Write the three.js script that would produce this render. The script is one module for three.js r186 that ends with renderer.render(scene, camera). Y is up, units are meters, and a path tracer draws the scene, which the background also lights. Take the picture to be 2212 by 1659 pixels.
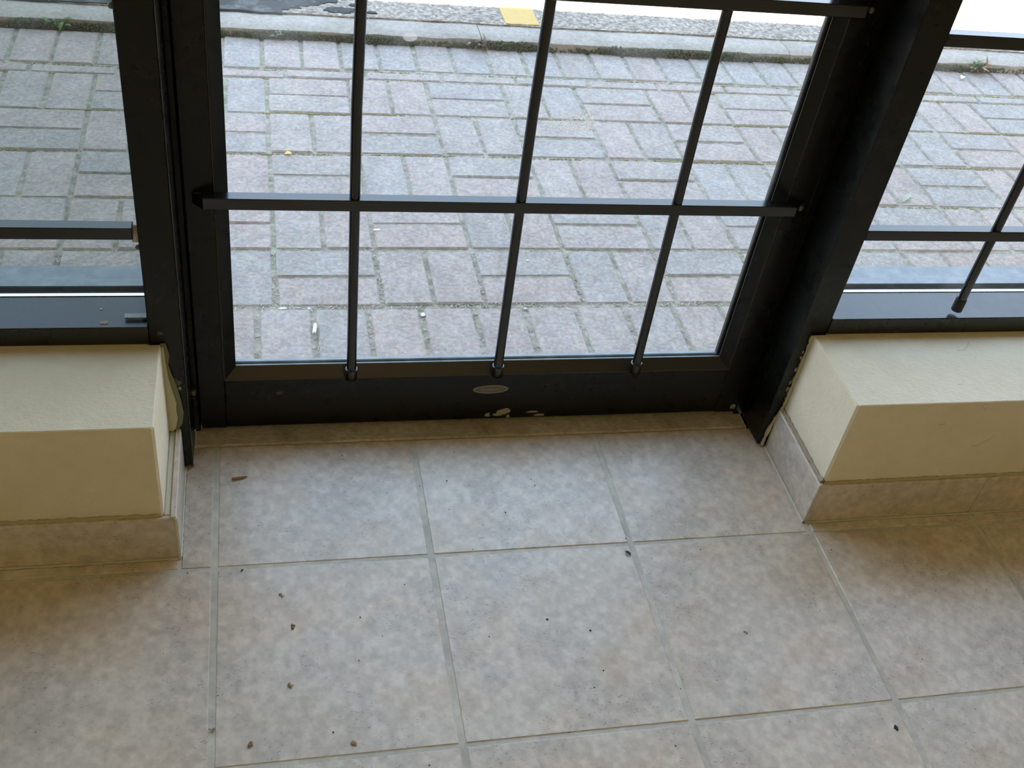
import * as THREE from 'three';
import { mergeGeometries } from 'three/addons/utils/BufferGeometryUtils.js';

// ---------------------------------------------------------------- camera, sky, sun, exposure
const scene = new THREE.Scene();
const camera = new THREE.PerspectiveCamera(39.162, 2212 / 1659, 0.02, 200);
camera.position.set(0.0764, 1.3282, 1.0845);
camera.rotation.set(-0.70615, -0.30103, 0.17444, 'YXZ');
const renderer = new THREE.WebGLRenderer();
renderer.toneMapping = THREE.LinearToneMapping;
renderer.toneMappingExposure = 3.7;
renderer.shadowMap.enabled = true;
{ // clear sky: deeper blue overhead, paler towards the horizon, the same all the way round
  const w = 16, h = 128, d = new Float32Array(w * h * 4);
  for (let j = 0; j < h; j++) {
    const el = ((j + 0.5) / h - 0.5) * Math.PI, t = Math.pow(Math.max(0, Math.sin(el)), 0.42);
    const c = el < 0 ? [0.5, 0.5, 0.5] : [1.52 - 1.12 * t, 1.52 - 0.85 * t, 1.58 - 0.55 * t];
    for (let i = 0; i < w; i++) d.set([...c, 1], (j * w + i) * 4);
  }
  const sky = new THREE.DataTexture(d, w, h, THREE.RGBAFormat, THREE.FloatType);
  sky.mapping = THREE.EquirectangularReflectionMapping; sky.magFilter = sky.minFilter = THREE.LinearFilter; sky.needsUpdate = true;
  scene.background = sky; scene.backgroundIntensity = 1.0;
}
const sun = new THREE.DirectionalLight(new THREE.Color().setRGB(1, 0.94, 0.84), 11);
sun.position.set(0.5 - 0.3, 9.43, 3.22); sun.target.position.set(0.5, 0, 0);
sun.castShadow = true; sun.shadow.mapSize.set(2048, 2048);
Object.assign(sun.shadow.camera, { left: -8, right: 8, top: 8, bottom: -8, near: 0.1, far: 40 });
scene.add(sun, sun.target);

// ---------------------------------------------------------------- helpers
let seed = 12345;
const rnd = () => { seed = (seed * 1664525 + 1013904223) >>> 0; return seed / 4294967296; };
const rr = (a, b) => a + (b - a) * rnd();
const C = (r, g, b) => new THREE.Color().setRGB(r, g, b);
const clamp = (x, a = 0, b = 1) => Math.min(b, Math.max(a, x));
const smooth = (a, b, x) => { const t = clamp((x - a) / (b - a)); return t * t * (3 - 2 * t); };
// tileable value noise
function noise2(period, s) {
  const g = new Float32Array(period * period); let q = s * 7919 + 17;
  for (let i = 0; i < g.length; i++) { q = (Math.imul(q, 1664525) + 1013904223) >>> 0; g[i] = q / 4294967296; }
  return (u, v) => { // u,v in 0..1
    const x = u * period, y = v * period, xi = Math.floor(x), yi = Math.floor(y), fx = x - xi, fy = y - yi;
    const sx = fx * fx * (3 - 2 * fx), sy = fy * fy * (3 - 2 * fy), m = (n) => ((n % period) + period) % period;
    const a = m(xi), b = m(xi + 1), c = m(yi) * period, e = m(yi + 1) * period;
    return (g[c + a] * (1 - sx) + g[c + b] * sx) * (1 - sy) + (g[e + a] * (1 - sx) + g[e + b] * sx) * sy;
  };
}
function fbm(period, oct, s) {
  const n = []; for (let k = 0; k < oct; k++) n.push(noise2(period << k, s + k * 31));
  return (u, v) => { let a = 0, w = 0.5, t = 0; for (const f of n) { a += f(u, v) * w; t += w; w *= 0.55; } return a / t; };
}
function texture(n, fn, srgb, size) { // fn(u, v) -> [r,g,b] 0..1 (sRGB when srgb); size in metres
  const d = new Uint8Array(n * n * 4);
  for (let j = 0; j < n; j++) for (let i = 0; i < n; i++) {
    const c = fn((i + 0.5) / n, (j + 0.5) / n, i, j), k = (j * n + i) * 4;
    d[k] = clamp(c[0]) * 255; d[k + 1] = clamp(c[1]) * 255; d[k + 2] = clamp(c[2]) * 255; d[k + 3] = 255;
  }
  const t = new THREE.DataTexture(d, n, n);
  t.wrapS = t.wrapT = THREE.RepeatWrapping; t.magFilter = THREE.LinearFilter; t.minFilter = THREE.LinearMipmapLinearFilter; t.generateMipmaps = true;
  if (srgb) t.colorSpace = THREE.SRGBColorSpace;
  t.repeat.set(1 / size, 1 / size); t.needsUpdate = true; return t;
}
// strokes: short marks drawn into a float layer that wraps round
function strokes(n, count, s, len, width, spread) {
  const L = new Float32Array(n * n); let q = s; const r = () => { q = (Math.imul(q, 1664525) + 1013904223) >>> 0; return q / 4294967296; };
  for (let k = 0; k < count; k++) {
    let x = r() * n, y = r() * n, a = (r() - 0.5) * spread, l = len[0] + r() * r() * (len[1] - len[0]), amp = 0.25 + 0.75 * r(), wd = width[0] + r() * (width[1] - width[0]);
    const bend = (r() - 0.5) * 0.05;
    for (let t = 0; t < l; t += 0.7) {
      x += Math.cos(a) * 0.7; y += Math.sin(a) * 0.7; a += bend * 0.5 + (r() - 0.5) * 0.25;
      const R = Math.ceil(wd);
      for (let dy = -R; dy <= R; dy++) for (let dx = -R; dx <= R; dx++) {
        const ix = Math.floor(x) + dx, iy = Math.floor(y) + dy, d2 = (ix + 0.5 - x) ** 2 + (iy + 0.5 - y) ** 2;
        const v = amp * Math.exp(-d2 / (wd * wd * 0.6)), m = ((iy % n + n) % n) * n + ((ix % n + n) % n);
        if (v > L[m]) L[m] = v;
      }
    }
  }
  return L;
}
// uv in metres, by the way each face points
function metreUV(g, ox = 0, oy = 0) {
  if (g.index) g = g.toNonIndexed();
  const p = g.attributes.position, n = g.attributes.normal, uv = new Float32Array(p.count * 2);
  for (let i = 0; i < p.count; i += 3) {
    const e1 = new THREE.Vector3().fromBufferAttribute(p, i), e2 = new THREE.Vector3().fromBufferAttribute(p, i + 1), e3 = new THREE.Vector3().fromBufferAttribute(p, i + 2);
    const f = e2.sub(e1).cross(e3.sub(e1)), ax = Math.abs(f.x), ay = Math.abs(f.y), az = Math.abs(f.z);
    for (let k = i; k < i + 3; k++) {
      const X = p.getX(k), Y = p.getY(k), Z = p.getZ(k);
      const [u, v] = ay >= ax && ay >= az ? [X, -Z] : ax >= az ? [Z, Y] : [X, Y];
      uv[2 * k] = u + ox; uv[2 * k + 1] = v + oy;
    }
  }
  g.setAttribute('uv', new THREE.BufferAttribute(uv, 2)); return g;
}
// box with chamfered edges, 44 triangles; corner fn may move points
function chamferBox(w, h, d, c, ox = 0, oy = 0, sideGroup = false) {
  const X = w / 2, Y = h / 2, Z = d / 2; c = Math.min(c, X * 0.49, Y * 0.49, Z * 0.49);
  const V = (sx, sy, sz, ax) => [sx * (ax === 0 ? X : X - c), sy * (ax === 1 ? Y : Y - c), sz * (ax === 2 ? Z : Z - c)];
  const top = [], side = [];
  const tri = (a, b, e, n, list) => {
    const u = [b[0] - a[0], b[1] - a[1], b[2] - a[2]], v = [e[0] - a[0], e[1] - a[1], e[2] - a[2]];
    const cr = [u[1] * v[2] - u[2] * v[1], u[2] * v[0] - u[0] * v[2], u[0] * v[1] - u[1] * v[0]];
    const dot = cr[0] * n[0] + cr[1] * n[1] + cr[2] * n[2]; list.push(...(dot > 0 ? [a, b, e] : [a, e, b]));
  };
  const quad = (a, b, e, f, n, list) => { tri(a, b, e, n, list); tri(a, e, f, n, list); };
  const S = [-1, 1];
  for (const s of S) {
    quad(V(s, -1, -1, 0), V(s, 1, -1, 0), V(s, 1, 1, 0), V(s, -1, 1, 0), [s, 0, 0], side);
    quad(V(-1, s, -1, 1), V(1, s, -1, 1), V(1, s, 1, 1), V(-1, s, 1, 1), [0, s, 0], s > 0 ? top : side);
    quad(V(-1, -1, s, 2), V(1, -1, s, 2), V(1, 1, s, 2), V(-1, 1, s, 2), [0, 0, s], side);
  }
  for (const a of S) for (const b of S) {
    quad(V(a, b, -1, 0), V(a, b, 1, 0), V(a, b, 1, 1), V(a, b, -1, 1), [a, b, 0], b > 0 ? top : side);
    quad(V(a, -1, b, 0), V(a, 1, b, 0), V(a, 1, b, 2), V(a, -1, b, 2), [a, 0, b], side);
    quad(V(-1, a, b, 1), V(1, a, b, 1), V(1, a, b, 2), V(-1, a, b, 2), [0, a, b], a > 0 ? top : side);
    for (const e of S) tri(V(a, b, e, 0), V(a, b, e, 1), V(a, b, e, 2), [a, b, e], b > 0 ? top : side);
  }
  const g = new THREE.BufferGeometry();
  g.setAttribute('position', new THREE.Float32BufferAttribute([...top, ...side].flat(), 3));
  g.computeVertexNormals();
  if (sideGroup) { g.addGroup(0, top.length, 0); g.addGroup(top.length, side.length, 1); }
  return metreUV(g, ox, oy);
}
function shade(m) { m.castShadow = m.receiveShadow = true; return m; }
const taken = {};
const numbered = (n) => { const k = taken[n] = (taken[n] ?? -1) + 1; return k ? n + '_' + String(k).padStart(3, '0') : n; };
function mesh(name, geo, mat, parent) { const m = shade(new THREE.Mesh(geo, mat)); m.name = parent ? name : numbered(name); (parent ?? scene).add(m); return m; }
function box(name, x0, x1, y0, y1, z0, z1, mat, parent, c = 0.0012) {
  const m = mesh(name, chamferBox(x1 - x0, y1 - y0, z1 - z0, c, (x0 + x1) / 2, (y0 + y1) / 2 + (z0 + z1) / 2), mat, parent);
  m.position.set((x0 + x1) / 2, (y0 + y1) / 2, (z0 + z1) / 2); return m;
}
function group(name, label, category, extra = {}) { const g = new THREE.Group(); g.name = numbered(name); g.userData = { label, category, ...extra }; scene.add(g); return g; }
function tag(o, label, category, extra = {}) { Object.assign(o.userData, { label, category, ...extra }); return o; }
const ST = { kind: 'structure' };
function rod(name, x0, y0, x1, y1, z, r, mat, parent, z1 = z) {
  const a = new THREE.Vector3(x0, y0, z), b = new THREE.Vector3(x1, y1, z1), g = new THREE.CylinderGeometry(r, r, a.distanceTo(b), 24);
  const m = mesh(name, g, mat, parent); m.position.copy(a).add(b).multiplyScalar(0.5);
  m.quaternion.setFromUnitVectors(new THREE.Vector3(0, 1, 0), b.clone().sub(a).normalize()); return m;
}
// an irregular flat flake, thickness t, facing +z before it is turned
function flake(w, h, t, s, n = 14, rough = 0.35) {
  let q = s * 977 + 5; const r = () => { q = (Math.imul(q, 1664525) + 1013904223) >>> 0; return q / 4294967296; };
  const sh = new THREE.Shape(), pts = [];
  for (let k = 0; k < n; k++) { const a = k / n * Math.PI * 2, m = 1 - rough * r(); pts.push(new THREE.Vector2(Math.cos(a) * w / 2 * m, Math.sin(a) * h / 2 * m)); }
  sh.setFromPoints(pts);
  return new THREE.ExtrudeGeometry(sh, { depth: t, bevelEnabled: false });
}

// ---------------------------------------------------------------- textures and materials
const N = 1024;
const tileBlot = fbm(5, 4, 3), tileBlot2 = fbm(9, 4, 8), tileGrey = fbm(12, 4, 12), tileFine = fbm(64, 3, 21), tileSwirl = fbm(4, 3, 55), tileMid = fbm(28, 4, 57);
const tileMarks = strokes(N, 5200, 77, [1.5, 9], [0.55, 1.0], 1.6), tileMarks2 = strokes(N, 500, 99, [4, 24], [1.4, 3.4], 6.3);
const tileMap = texture(N, (u, v, i, j) => {
  const b = smooth(0.42, 0.66, tileBlot(u, v)), p = smooth(0.48, 0.72, tileBlot2(u, v)), g = smooth(0.5, 0.7, tileGrey(u, v)), f = tileFine(u, v) - 0.5;
  const m = tileMarks[j * N + i] * smooth(0.46, 0.66, tileGrey(u, v)) * 0.34 + tileMarks2[j * N + i] * 0.055 * smooth(0.4, 0.6, tileBlot(v, u));
  let r = 0.842, gg = 0.793, bb = 0.735;
  r += 0.006 * p - 0.015 * b - 0.035 * g; gg += -0.012 * p - 0.018 * b - 0.030 * g; bb += -0.028 * p - 0.022 * b - 0.022 * g;
  const l = 0.17 * f + 0.020 * (tileMid(u, v) - 0.5) + 0.03 * (tileSwirl(u, v) - 0.5) - m;
  return [r + l, gg + l, bb + l];
}, true, 0.72);
const tileBump = texture(512, (u, v) => { const h = 0.5 + 0.55 * (tileBlot(u, v) - 0.5) + 0.35 * (tileFine(u, v) - 0.5); return [h, h, h]; }, false, 0.36);
const glaze = new THREE.MeshPhysicalMaterial({ map: tileMap, bumpMap: tileBump, bumpScale: 0.0004, roughness: 0.34, ior: 1.52 });
const clay = new THREE.MeshStandardMaterial({ color: C(0.36, 0.25, 0.16), roughness: 0.9 });
const groutN = fbm(40, 4, 61), groutN2 = fbm(6, 3, 62);
const groutMap = texture(512, (u, v) => { const n = groutN(u, v) - 0.5, m = groutN2(u, v) - 0.5, l = 0.765 + 0.14 * n + 0.14 * m; return [l + 0.02, l, l - 0.045 - 0.03 * m]; }, true, 0.4);
const grout = new THREE.MeshStandardMaterial({ map: groutMap, roughness: 0.85 });

const plN = fbm(48, 4, 71), plN2 = fbm(6, 4, 72), plDrag = noise2(256, 73);
const plBump = texture(N, (u, v) => { const h = 0.5 + 0.5 * (plN(u, v) - 0.5) + 0.3 * (plN(u * 1, v * 5) - 0.5) + 0.12 * (plDrag(u * 0.5, v * 2) - 0.5); return [h, h, h]; }, false, 0.3);
const scuffs = strokes(N, 90, 3131, [12, 90], [0.7, 1.8], 1.6);
const plMap = texture(N, (u, v, i, j) => {
  const m = plN2(u, v) - 0.5, f = plN(u, v) - 0.5, s = scuffs[j * N + i] * 0.16 * smooth(0.45, 0.62, plN2(v, u));
  return [0.920 + 0.05 * m + 0.03 * f - s, 0.875 + 0.055 * m + 0.03 * f - s, 0.770 + 0.07 * m + 0.03 * f - s * 0.95];
}, true, 0.8);
const plaster = new THREE.MeshStandardMaterial({ map: plMap, bumpMap: plBump, bumpScale: 0.0011, roughness: 0.75 });
const ceilingPaint = new THREE.MeshStandardMaterial({ color: C(0.56, 0.51, 0.34), roughness: 0.9 });
const ochrePaint = new THREE.MeshStandardMaterial({ color: C(0.47, 0.41, 0.22), roughness: 0.9 });
const caulk = new THREE.MeshStandardMaterial({ color: C(0.50, 0.46, 0.30), roughness: 0.85 });
const caulkDark = new THREE.MeshStandardMaterial({ color: C(0.19, 0.19, 0.11), roughness: 0.9 });
const whitePlaster = new THREE.MeshStandardMaterial({ color: C(0.66, 0.64, 0.55), roughness: 0.85 });

const pnN = fbm(30, 4, 81), pnN2 = fbm(5, 3, 82);
const paintRough = texture(512, (u, v) => { const r = 0.30 + 0.16 * (pnN(u, v) - 0.5) + 0.2 * (pnN2(u, v) - 0.5); return [r, r, r]; }, false, 0.5);
const blackPaint = new THREE.MeshPhysicalMaterial({ color: C(0.0035, 0.0042, 0.0033), roughness: 1, roughnessMap: paintRough, ior: 1.4 });
const barPaint = new THREE.MeshPhysicalMaterial({ color: C(0.0055, 0.0058, 0.0052), roughness: 0.2, ior: 1.66 });
const beadPaintLit = new THREE.MeshPhysicalMaterial({ color: C(0.016, 0.013, 0.010), roughness: 0.4, ior: 1.5 });  // browner and lighter than the frame: caught interior light put into the colour
const dustLine = new THREE.MeshStandardMaterial({ color: C(0.085, 0.085, 0.075), roughness: 0.95 });
const rubber = new THREE.MeshStandardMaterial({ color: C(0.012, 0.012, 0.012), roughness: 0.6 });
const dustN = fbm(14, 5, 91);
const dustyMap = texture(512, (u, v) => { const n = dustN(u, v) - 0.5; return [0.42 + 0.22 * n, 0.46 + 0.2 * n, 0.47 + 0.18 * n]; }, true, 0.25);
const dustyPaint = new THREE.MeshPhysicalMaterial({ map: dustyMap, roughness: 0.42, ior: 1.7 });
const railPaint = new THREE.MeshPhysicalMaterial({ color: C(0.005, 0.0065, 0.0065), roughness: 1, roughnessMap: paintRough, ior: 1.58 });
const aluminium = new THREE.MeshStandardMaterial({ color: C(0.86, 0.88, 0.92), metalness: 1, roughness: 0.28 });
const steel = new THREE.MeshStandardMaterial({ color: C(0.22, 0.2, 0.17), metalness: 0.7, roughness: 0.5 });
const chipPaint = new THREE.MeshStandardMaterial({ color: C(0.36, 0.30, 0.21), roughness: 0.85 });

// window glass: roughness carries dried drips, dust and specks on the pane
function glassRough(seedN, dusty) {
  const a = fbm(6, 4, seedN), b = fbm(90, 2, seedN + 5), n = N, marks = strokes(n, dusty ? 260 : 70, seedN * 13 + 1, [4, 30], [0.7, 1.2], 1.2);
  const L = new Float32Array(n * n); let q = seedN * 101; const r = () => { q = (Math.imul(q, 1664525) + 1013904223) >>> 0; return q / 4294967296; };
  for (let k = 0; k < (dusty ? 900 : 150); k++) { const x = Math.floor(r() * n), y = Math.floor(r() * n); L[y * n + x] = 1; if (r() < 0.4) L[y * n + (x + 1) % n] = 0.8; }
  return texture(n, (u, v, i, j) => {
    const k = j * n + i, base = dusty ? 0.09 + 0.12 * smooth(0.4, 0.72, a(u, v)) + 0.06 * (b(u, v) - 0.5) : 0.10 + 0.10 * smooth(0.5, 0.75, a(u, v)) + 0.05 * (b(u, v) - 0.5);
    const m = Math.max(base, marks[k] * (dusty ? 0.62 : 0.4), L[k] * 0.8); return [m, m, m];
  }, false, 0.5);
}
const glassClear = new THREE.MeshPhysicalMaterial({ color: C(0.97, 0.98, 0.975), transmission: 1, thickness: 0, roughness: 1, roughnessMap: glassRough(5, false), ior: 1.5 });
const glassDusty = new THREE.MeshPhysicalMaterial({ color: C(0.51, 0.53, 0.49), transmission: 1, thickness: 0, roughness: 1, roughnessMap: glassRough(9, true), ior: 1.5 });
const residue = new THREE.MeshPhysicalMaterial({ color: C(0.9, 0.87, 0.8), transmission: 0.6, thickness: 0, roughness: 0.75, ior: 1.3 });

const pvA = fbm(8, 5, 101), pvB = fbm(100, 3, 102), pvC = fbm(26, 3, 103);
const pvCh = fbm(40, 4, 107);
const pvMarks = strokes(N, 5200, 515, [1, 4], [0.7, 1.2], 6.3), pvDark = strokes(N, 1500, 616, [1, 6], [0.8, 1.5], 6.3);
const paverMap = texture(N, (u, v, i, j) => {
  const k = j * N + i, l = 0.70 + 0.10 * (pvA(u, v) - 0.5) + 0.22 * (pvB(u, v) - 0.5) + 0.08 * (pvC(u, v) - 0.5) + 0.26 * pvMarks[k] * (pvB(v, u) > 0.5 ? 1 : 0.5) - 0.26 * pvDark[k], c1 = 0.05 * (pvCh(u, v) - 0.5), c2 = 0.04 * (pvCh(v, u) - 0.5);
  return [l + c1, l - 0.3 * c1 + 0.3 * c2, l - c1 * 0.5 - c2];
}, true, 0.62);
const paverBump = texture(N, (u, v, i, j) => { const k = j * N + i, h = 0.5 + 0.5 * (pvB(u, v) - 0.5) + 0.2 * (pvC(u, v) - 0.5) + 0.12 * pvMarks[k] - 0.15 * pvDark[k]; return [h, h, h]; }, false, 0.62);
const pv = (r, g, b) => new THREE.MeshStandardMaterial({ map: paverMap, color: C(r, g, b), bumpMap: paverBump, bumpScale: 0.0012, roughness: 0.85 });
const paverTones = [pv(0.73, 0.645, 0.575), pv(0.77, 0.655, 0.575), pv(0.72, 0.64, 0.575), pv(0.78, 0.645, 0.565), pv(0.755, 0.645, 0.565), pv(0.79, 0.64, 0.555)];
const sandA = fbm(60, 4, 111), sandB = fbm(6, 4, 112);
const sandMap = texture(N, (u, v) => { const n = sandA(u, v) - 0.5, g = smooth(0.5, 0.68, sandB(u, v)); const l = 0.55 + 0.34 * n; return [l + 0.03 - 0.03 * g, l - 0.01 * g, l - 0.06 - 0.03 * g]; }, true, 0.7);
const jointSand = new THREE.MeshStandardMaterial({ map: sandMap, roughness: 1 });
const concA = fbm(10, 5, 121), concB = fbm(120, 2, 122);
const concMap = texture(N, (u, v) => { const l = 0.585 + 0.12 * (concA(u, v) - 0.5) + 0.12 * (concB(u, v) - 0.5); return [l + 0.035, l, l - 0.045]; }, true, 0.9);
const concrete = new THREE.MeshStandardMaterial({ map: concMap, bumpMap: paverBump, bumpScale: 0.002, roughness: 0.9 });
const asA = fbm(60, 4, 131), asB = fbm(8, 4, 132);
const asphaltMap = texture(N, (u, v) => { const n = asA(u, v) - 0.5, m = asB(u, v) - 0.5, l = 0.53 + 0.5 * n + 0.1 * m; return [l + 0.045, l, l - 0.05]; }, true, 0.5);
const asphalt = new THREE.MeshStandardMaterial({ map: asphaltMap, roughness: 0.95, bumpMap: asphaltMap, bumpScale: 0.004 });
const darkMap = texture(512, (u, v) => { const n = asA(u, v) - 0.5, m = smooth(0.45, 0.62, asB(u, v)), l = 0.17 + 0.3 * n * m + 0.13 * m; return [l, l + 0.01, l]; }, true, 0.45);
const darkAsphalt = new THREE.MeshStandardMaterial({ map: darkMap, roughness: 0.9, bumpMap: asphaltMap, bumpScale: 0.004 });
const yellowPaint = new THREE.MeshStandardMaterial({ color: C(0.56, 0.36, 0.11), roughness: 0.8, bumpMap: asphaltMap, bumpScale: 0.003 });
const cementMap = texture(512, (u, v) => { const n = groutN(u, v) - 0.5, m = groutN2(u, v) - 0.5, k = plN(u, v * 3) - 0.5, l = 0.70 + 0.14 * n + 0.2 * m + 0.16 * k; return [l + 0.02, l - 0.015, l - 0.075]; }, true, 0.35);
const cement = new THREE.MeshStandardMaterial({ map: cementMap, roughness: 0.9, bumpMap: plBump, bumpScale: 0.002 });
const mossA = new THREE.MeshStandardMaterial({ color: C(0.11, 0.14, 0.045), roughness: 1 });
const mossJ = new THREE.MeshStandardMaterial({ color: C(0.23, 0.25, 0.11), roughness: 1 });
const mossB = new THREE.MeshStandardMaterial({ color: C(0.14, 0.12, 0.07), roughness: 1 });

// ---------------------------------------------------------------- the setting: floor
const FX = [-1.64, -1.32, -0.99, -0.66, -0.33, 0, 0.3307, 0.6641, 0.99, 1.3125, 1.64, 1.97, 2.3, 2.64];
const FZ = [0, 0.3314, 0.662, 0.993, 1.324, 1.655, 1.986, 2.317, 2.648, 2.979, 3.3];
const floor = group('floor', 'beige mottled ceramic tile floor with pale grout joints', 'floor', ST);
box('grout_bed', -1.66, 2.66, -0.06, -0.0012, -0.262, 3.32, grout, floor, 0.0005);
const GX = 0.0037, GZ = 0.0024; // half joints
function tile(x0, x1, z0, z1) {
  const w = x1 - x0, d = z1 - z0, t = 0.009;
  const g = chamferBox(w, t, d, 0.0022, rr(0, 9), rr(0, 9), true), m = mesh('tile', g, [glaze, clay], floor);
  m.position.set((x0 + x1) / 2, -t / 2 + rr(-0.0003, 0.0003), (z0 + z1) / 2); m.rotation.set(rr(-1, 1) * 0.0008, 0, rr(-1, 1) * 0.0008);
}
for (let r = 0; r + 1 < FZ.length; r++) for (let k = 0; k + 1 < FX.length; k++) tile(FX[k] + GX, FX[k + 1] - GX, FZ[r] + GZ, FZ[r + 1] - GZ);
tile(-0.049, 0 - GX, -0.262, -GZ);
for (const [a, b] of [[0, 0.3307], [0.3307, 0.6641], [0.6641, 0.9848 + GX]]) tile(a + GX, b - GX, -0.262, -GZ);
for (let k = 0; k + 1 < FX.length; k++) { // narrow cut tiles along the skirting
  const a = FX[k] + GX, b = FX[k + 1] - GX;
  if (b < -0.0) tile(a, Math.min(b, -0.052), -0.0225, -GZ);
  if (a > 0.98) tile(a, b, -0.0225, -GZ);
}
const threshold = box('threshold', -0.0365, 0.9685, -0.06, 0.0012, -0.345, -0.2635, cement, null, 0.003);
tag(threshold, 'grimy cement threshold strip under the black door', 'threshold', ST);

// ---------------------------------------------------------------- low walls beside the door
function lowWall(name, label, pts) { // plan outline in x, z
  const s = new THREE.Shape(pts.map(([x, z]) => new THREE.Vector2(x, -z)));
  let g = new THREE.ExtrudeGeometry(s, { depth: 0.265 - 0.004, bevelEnabled: true, bevelSize: 0.0025, bevelThickness: 0.004, bevelOffset: -0.0025, bevelSegments: 2 });
  g.rotateX(-Math.PI / 2); g = metreUV(g);
  const o = mesh(name, g, plaster); tag(o, label, 'wall', ST); return o;
}
lowWall('wall_left', 'low cream plastered wall left of the black door, scuffed on top', [[-1.66, -0.0329], [-0.072, -0.0329], [-0.0684, -0.0365], [-0.0684, -0.2140], [-0.086, -0.2140], [-0.086, -0.36], [-1.66, -0.36]]);
lowWall('wall_right', 'low cream plastered wall right of the black door with clean top', [[2.66, -0.0329], [2.66, -0.36], [1.0206, -0.36], [1.0206, -0.2140], [0.9946, -0.2140], [0.9946, -0.0365], [0.9982, -0.0329]]);
// skirting tiles
function skirt(parent, x0, x1, z0, z1, h) {
  const g = chamferBox(x1 - x0, h, z1 - z0, 0.0018, rr(0, 9), rr(0, 9)), m = mesh('tile', g, glaze, parent); m.position.set((x0 + x1) / 2, h / 2 + 0.0008, (z0 + z1) / 2);
}
const bl = group('baseboard_left', 'beige tile skirting along the low wall left of the door', 'skirting', ST);
skirt(bl, -0.406, -0.0515, -0.0329, -0.0243, 0.0885); for (let k = 0; k < 4; k++) skirt(bl, -0.409 - 0.33 * (k + 1) + (k === 3 ? 0.08 : 0), -0.409 - 0.33 * k, -0.0329, -0.0243, 0.0885);
{ const g = chamferBox(0.0085, 0.0915, 0.1885, 0.0012, 3.3, 2.1), m = mesh('tile', g, glaze, bl); m.position.set(-0.0545, 0.0465, -0.1190); }
box('grout_fill', -0.0684, -0.0588, 0, 0.0885, -0.2135, -0.0329, whitePlaster, bl, 0.002);
{ const g = new THREE.CylinderGeometry(0.0028, 0.0028, 0.09, 10), m = mesh('corner_grout', g, whitePlaster, bl); m.position.set(-0.0510, 0.0455, -0.0252); }
const br = group('baseboard_right', 'beige tile skirting along the low wall right of the door', 'skirting', ST);
skirt(br, 0.9858, 1.306, -0.0329, -0.0243, 0.0885); for (let k = 0; k < 4; k++) skirt(br, 1.3095 + 0.33 * k, 1.3095 + 0.33 * (k + 1) - 0.0035, -0.0329, -0.0243, 0.0885);
{ const g = chamferBox(0.0085, 0.0905, 0.1885, 0.0012, 5.3, 4.1), m = mesh('tile', g, glaze, br); m.position.set(0.9895, 0.046, -0.1190); }
// ragged plaster lips: paint and mortar left along the top of the skirting
function bead(name, pts, r, mat, parent, seedV) {
  let q = seedV; const rn = () => { q = (Math.imul(q, 1664525) + 1013904223) >>> 0; return q / 4294967296; };
  const curve = new THREE.CatmullRomCurve3(pts.map((p) => new THREE.Vector3(...p)));
  const L = curve.getLength(), n = Math.max(12, Math.floor(L / 0.006)), g = new THREE.TubeGeometry(curve, n, r, 6), p = g.attributes.position;
  const ring = []; for (let k = 0; k <= n; k++) ring.push(0.55 + 0.9 * rn());
  for (let i = 0; i < p.count; i++) { const k = Math.floor(i / 7), c = curve.getPointAt(k / n); p.setXYZ(i, c.x + (p.getX(i) - c.x) * ring[k], c.y + (p.getY(i) - c.y) * ring[k], c.z + (p.getZ(i) - c.z) * ring[k]); }
  g.computeVertexNormals(); return mesh(name, g, mat, parent);
}
box('joint_grout', 1.3055, 1.310, 0.001, 0.088, -0.0329, -0.0262, whitePlaster, br, 0.0004); box('joint_grout', -0.4095, -0.4055, 0.001, 0.088, -0.0329, -0.0262, whitePlaster, bl, 0.0004);
bead('mortar_lip', [[0.9925, 0.0925, -0.215], [0.9925, 0.0925, -0.12], [0.9925, 0.0925, -0.032]], 0.0038, chipPaint, br, 11);
bead('mortar_lip', [[0.995, 0.0905, -0.0315], [1.3, 0.0905, -0.0315], [1.9, 0.0905, -0.0315]], 0.0028, caulk, br, 12);
bead('mortar_lip', [[-0.07, 0.0905, -0.0315], [-0.4, 0.0905, -0.0315], [-0.9, 0.0905, -0.0315]], 0.0028, caulk, bl, 13);
bead('floor_grout', [[0.9838, 0.0005, -0.21], [0.984, 0.0005, -0.12], [0.984, 0.0005, -0.024]], 0.0028, whitePlaster, br, 14);
bead('floor_grout', [[0.987, 0.0006, -0.0232], [1.3, 0.0006, -0.0232], [2.0, 0.0006, -0.0232]], 0.0026, grout, br, 15);
bead('floor_grout', [[-0.052, 0.0006, -0.0232], [-0.4, 0.0006, -0.0232], [-1.0, 0.0006, -0.0232]], 0.0026, grout, bl, 16);
bead('floor_grout', [[-0.0495, 0.0005, -0.215], [-0.0495, 0.0005, -0.12], [-0.0495, 0.0005, -0.026]], 0.0024, whitePlaster, bl, 17);

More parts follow.
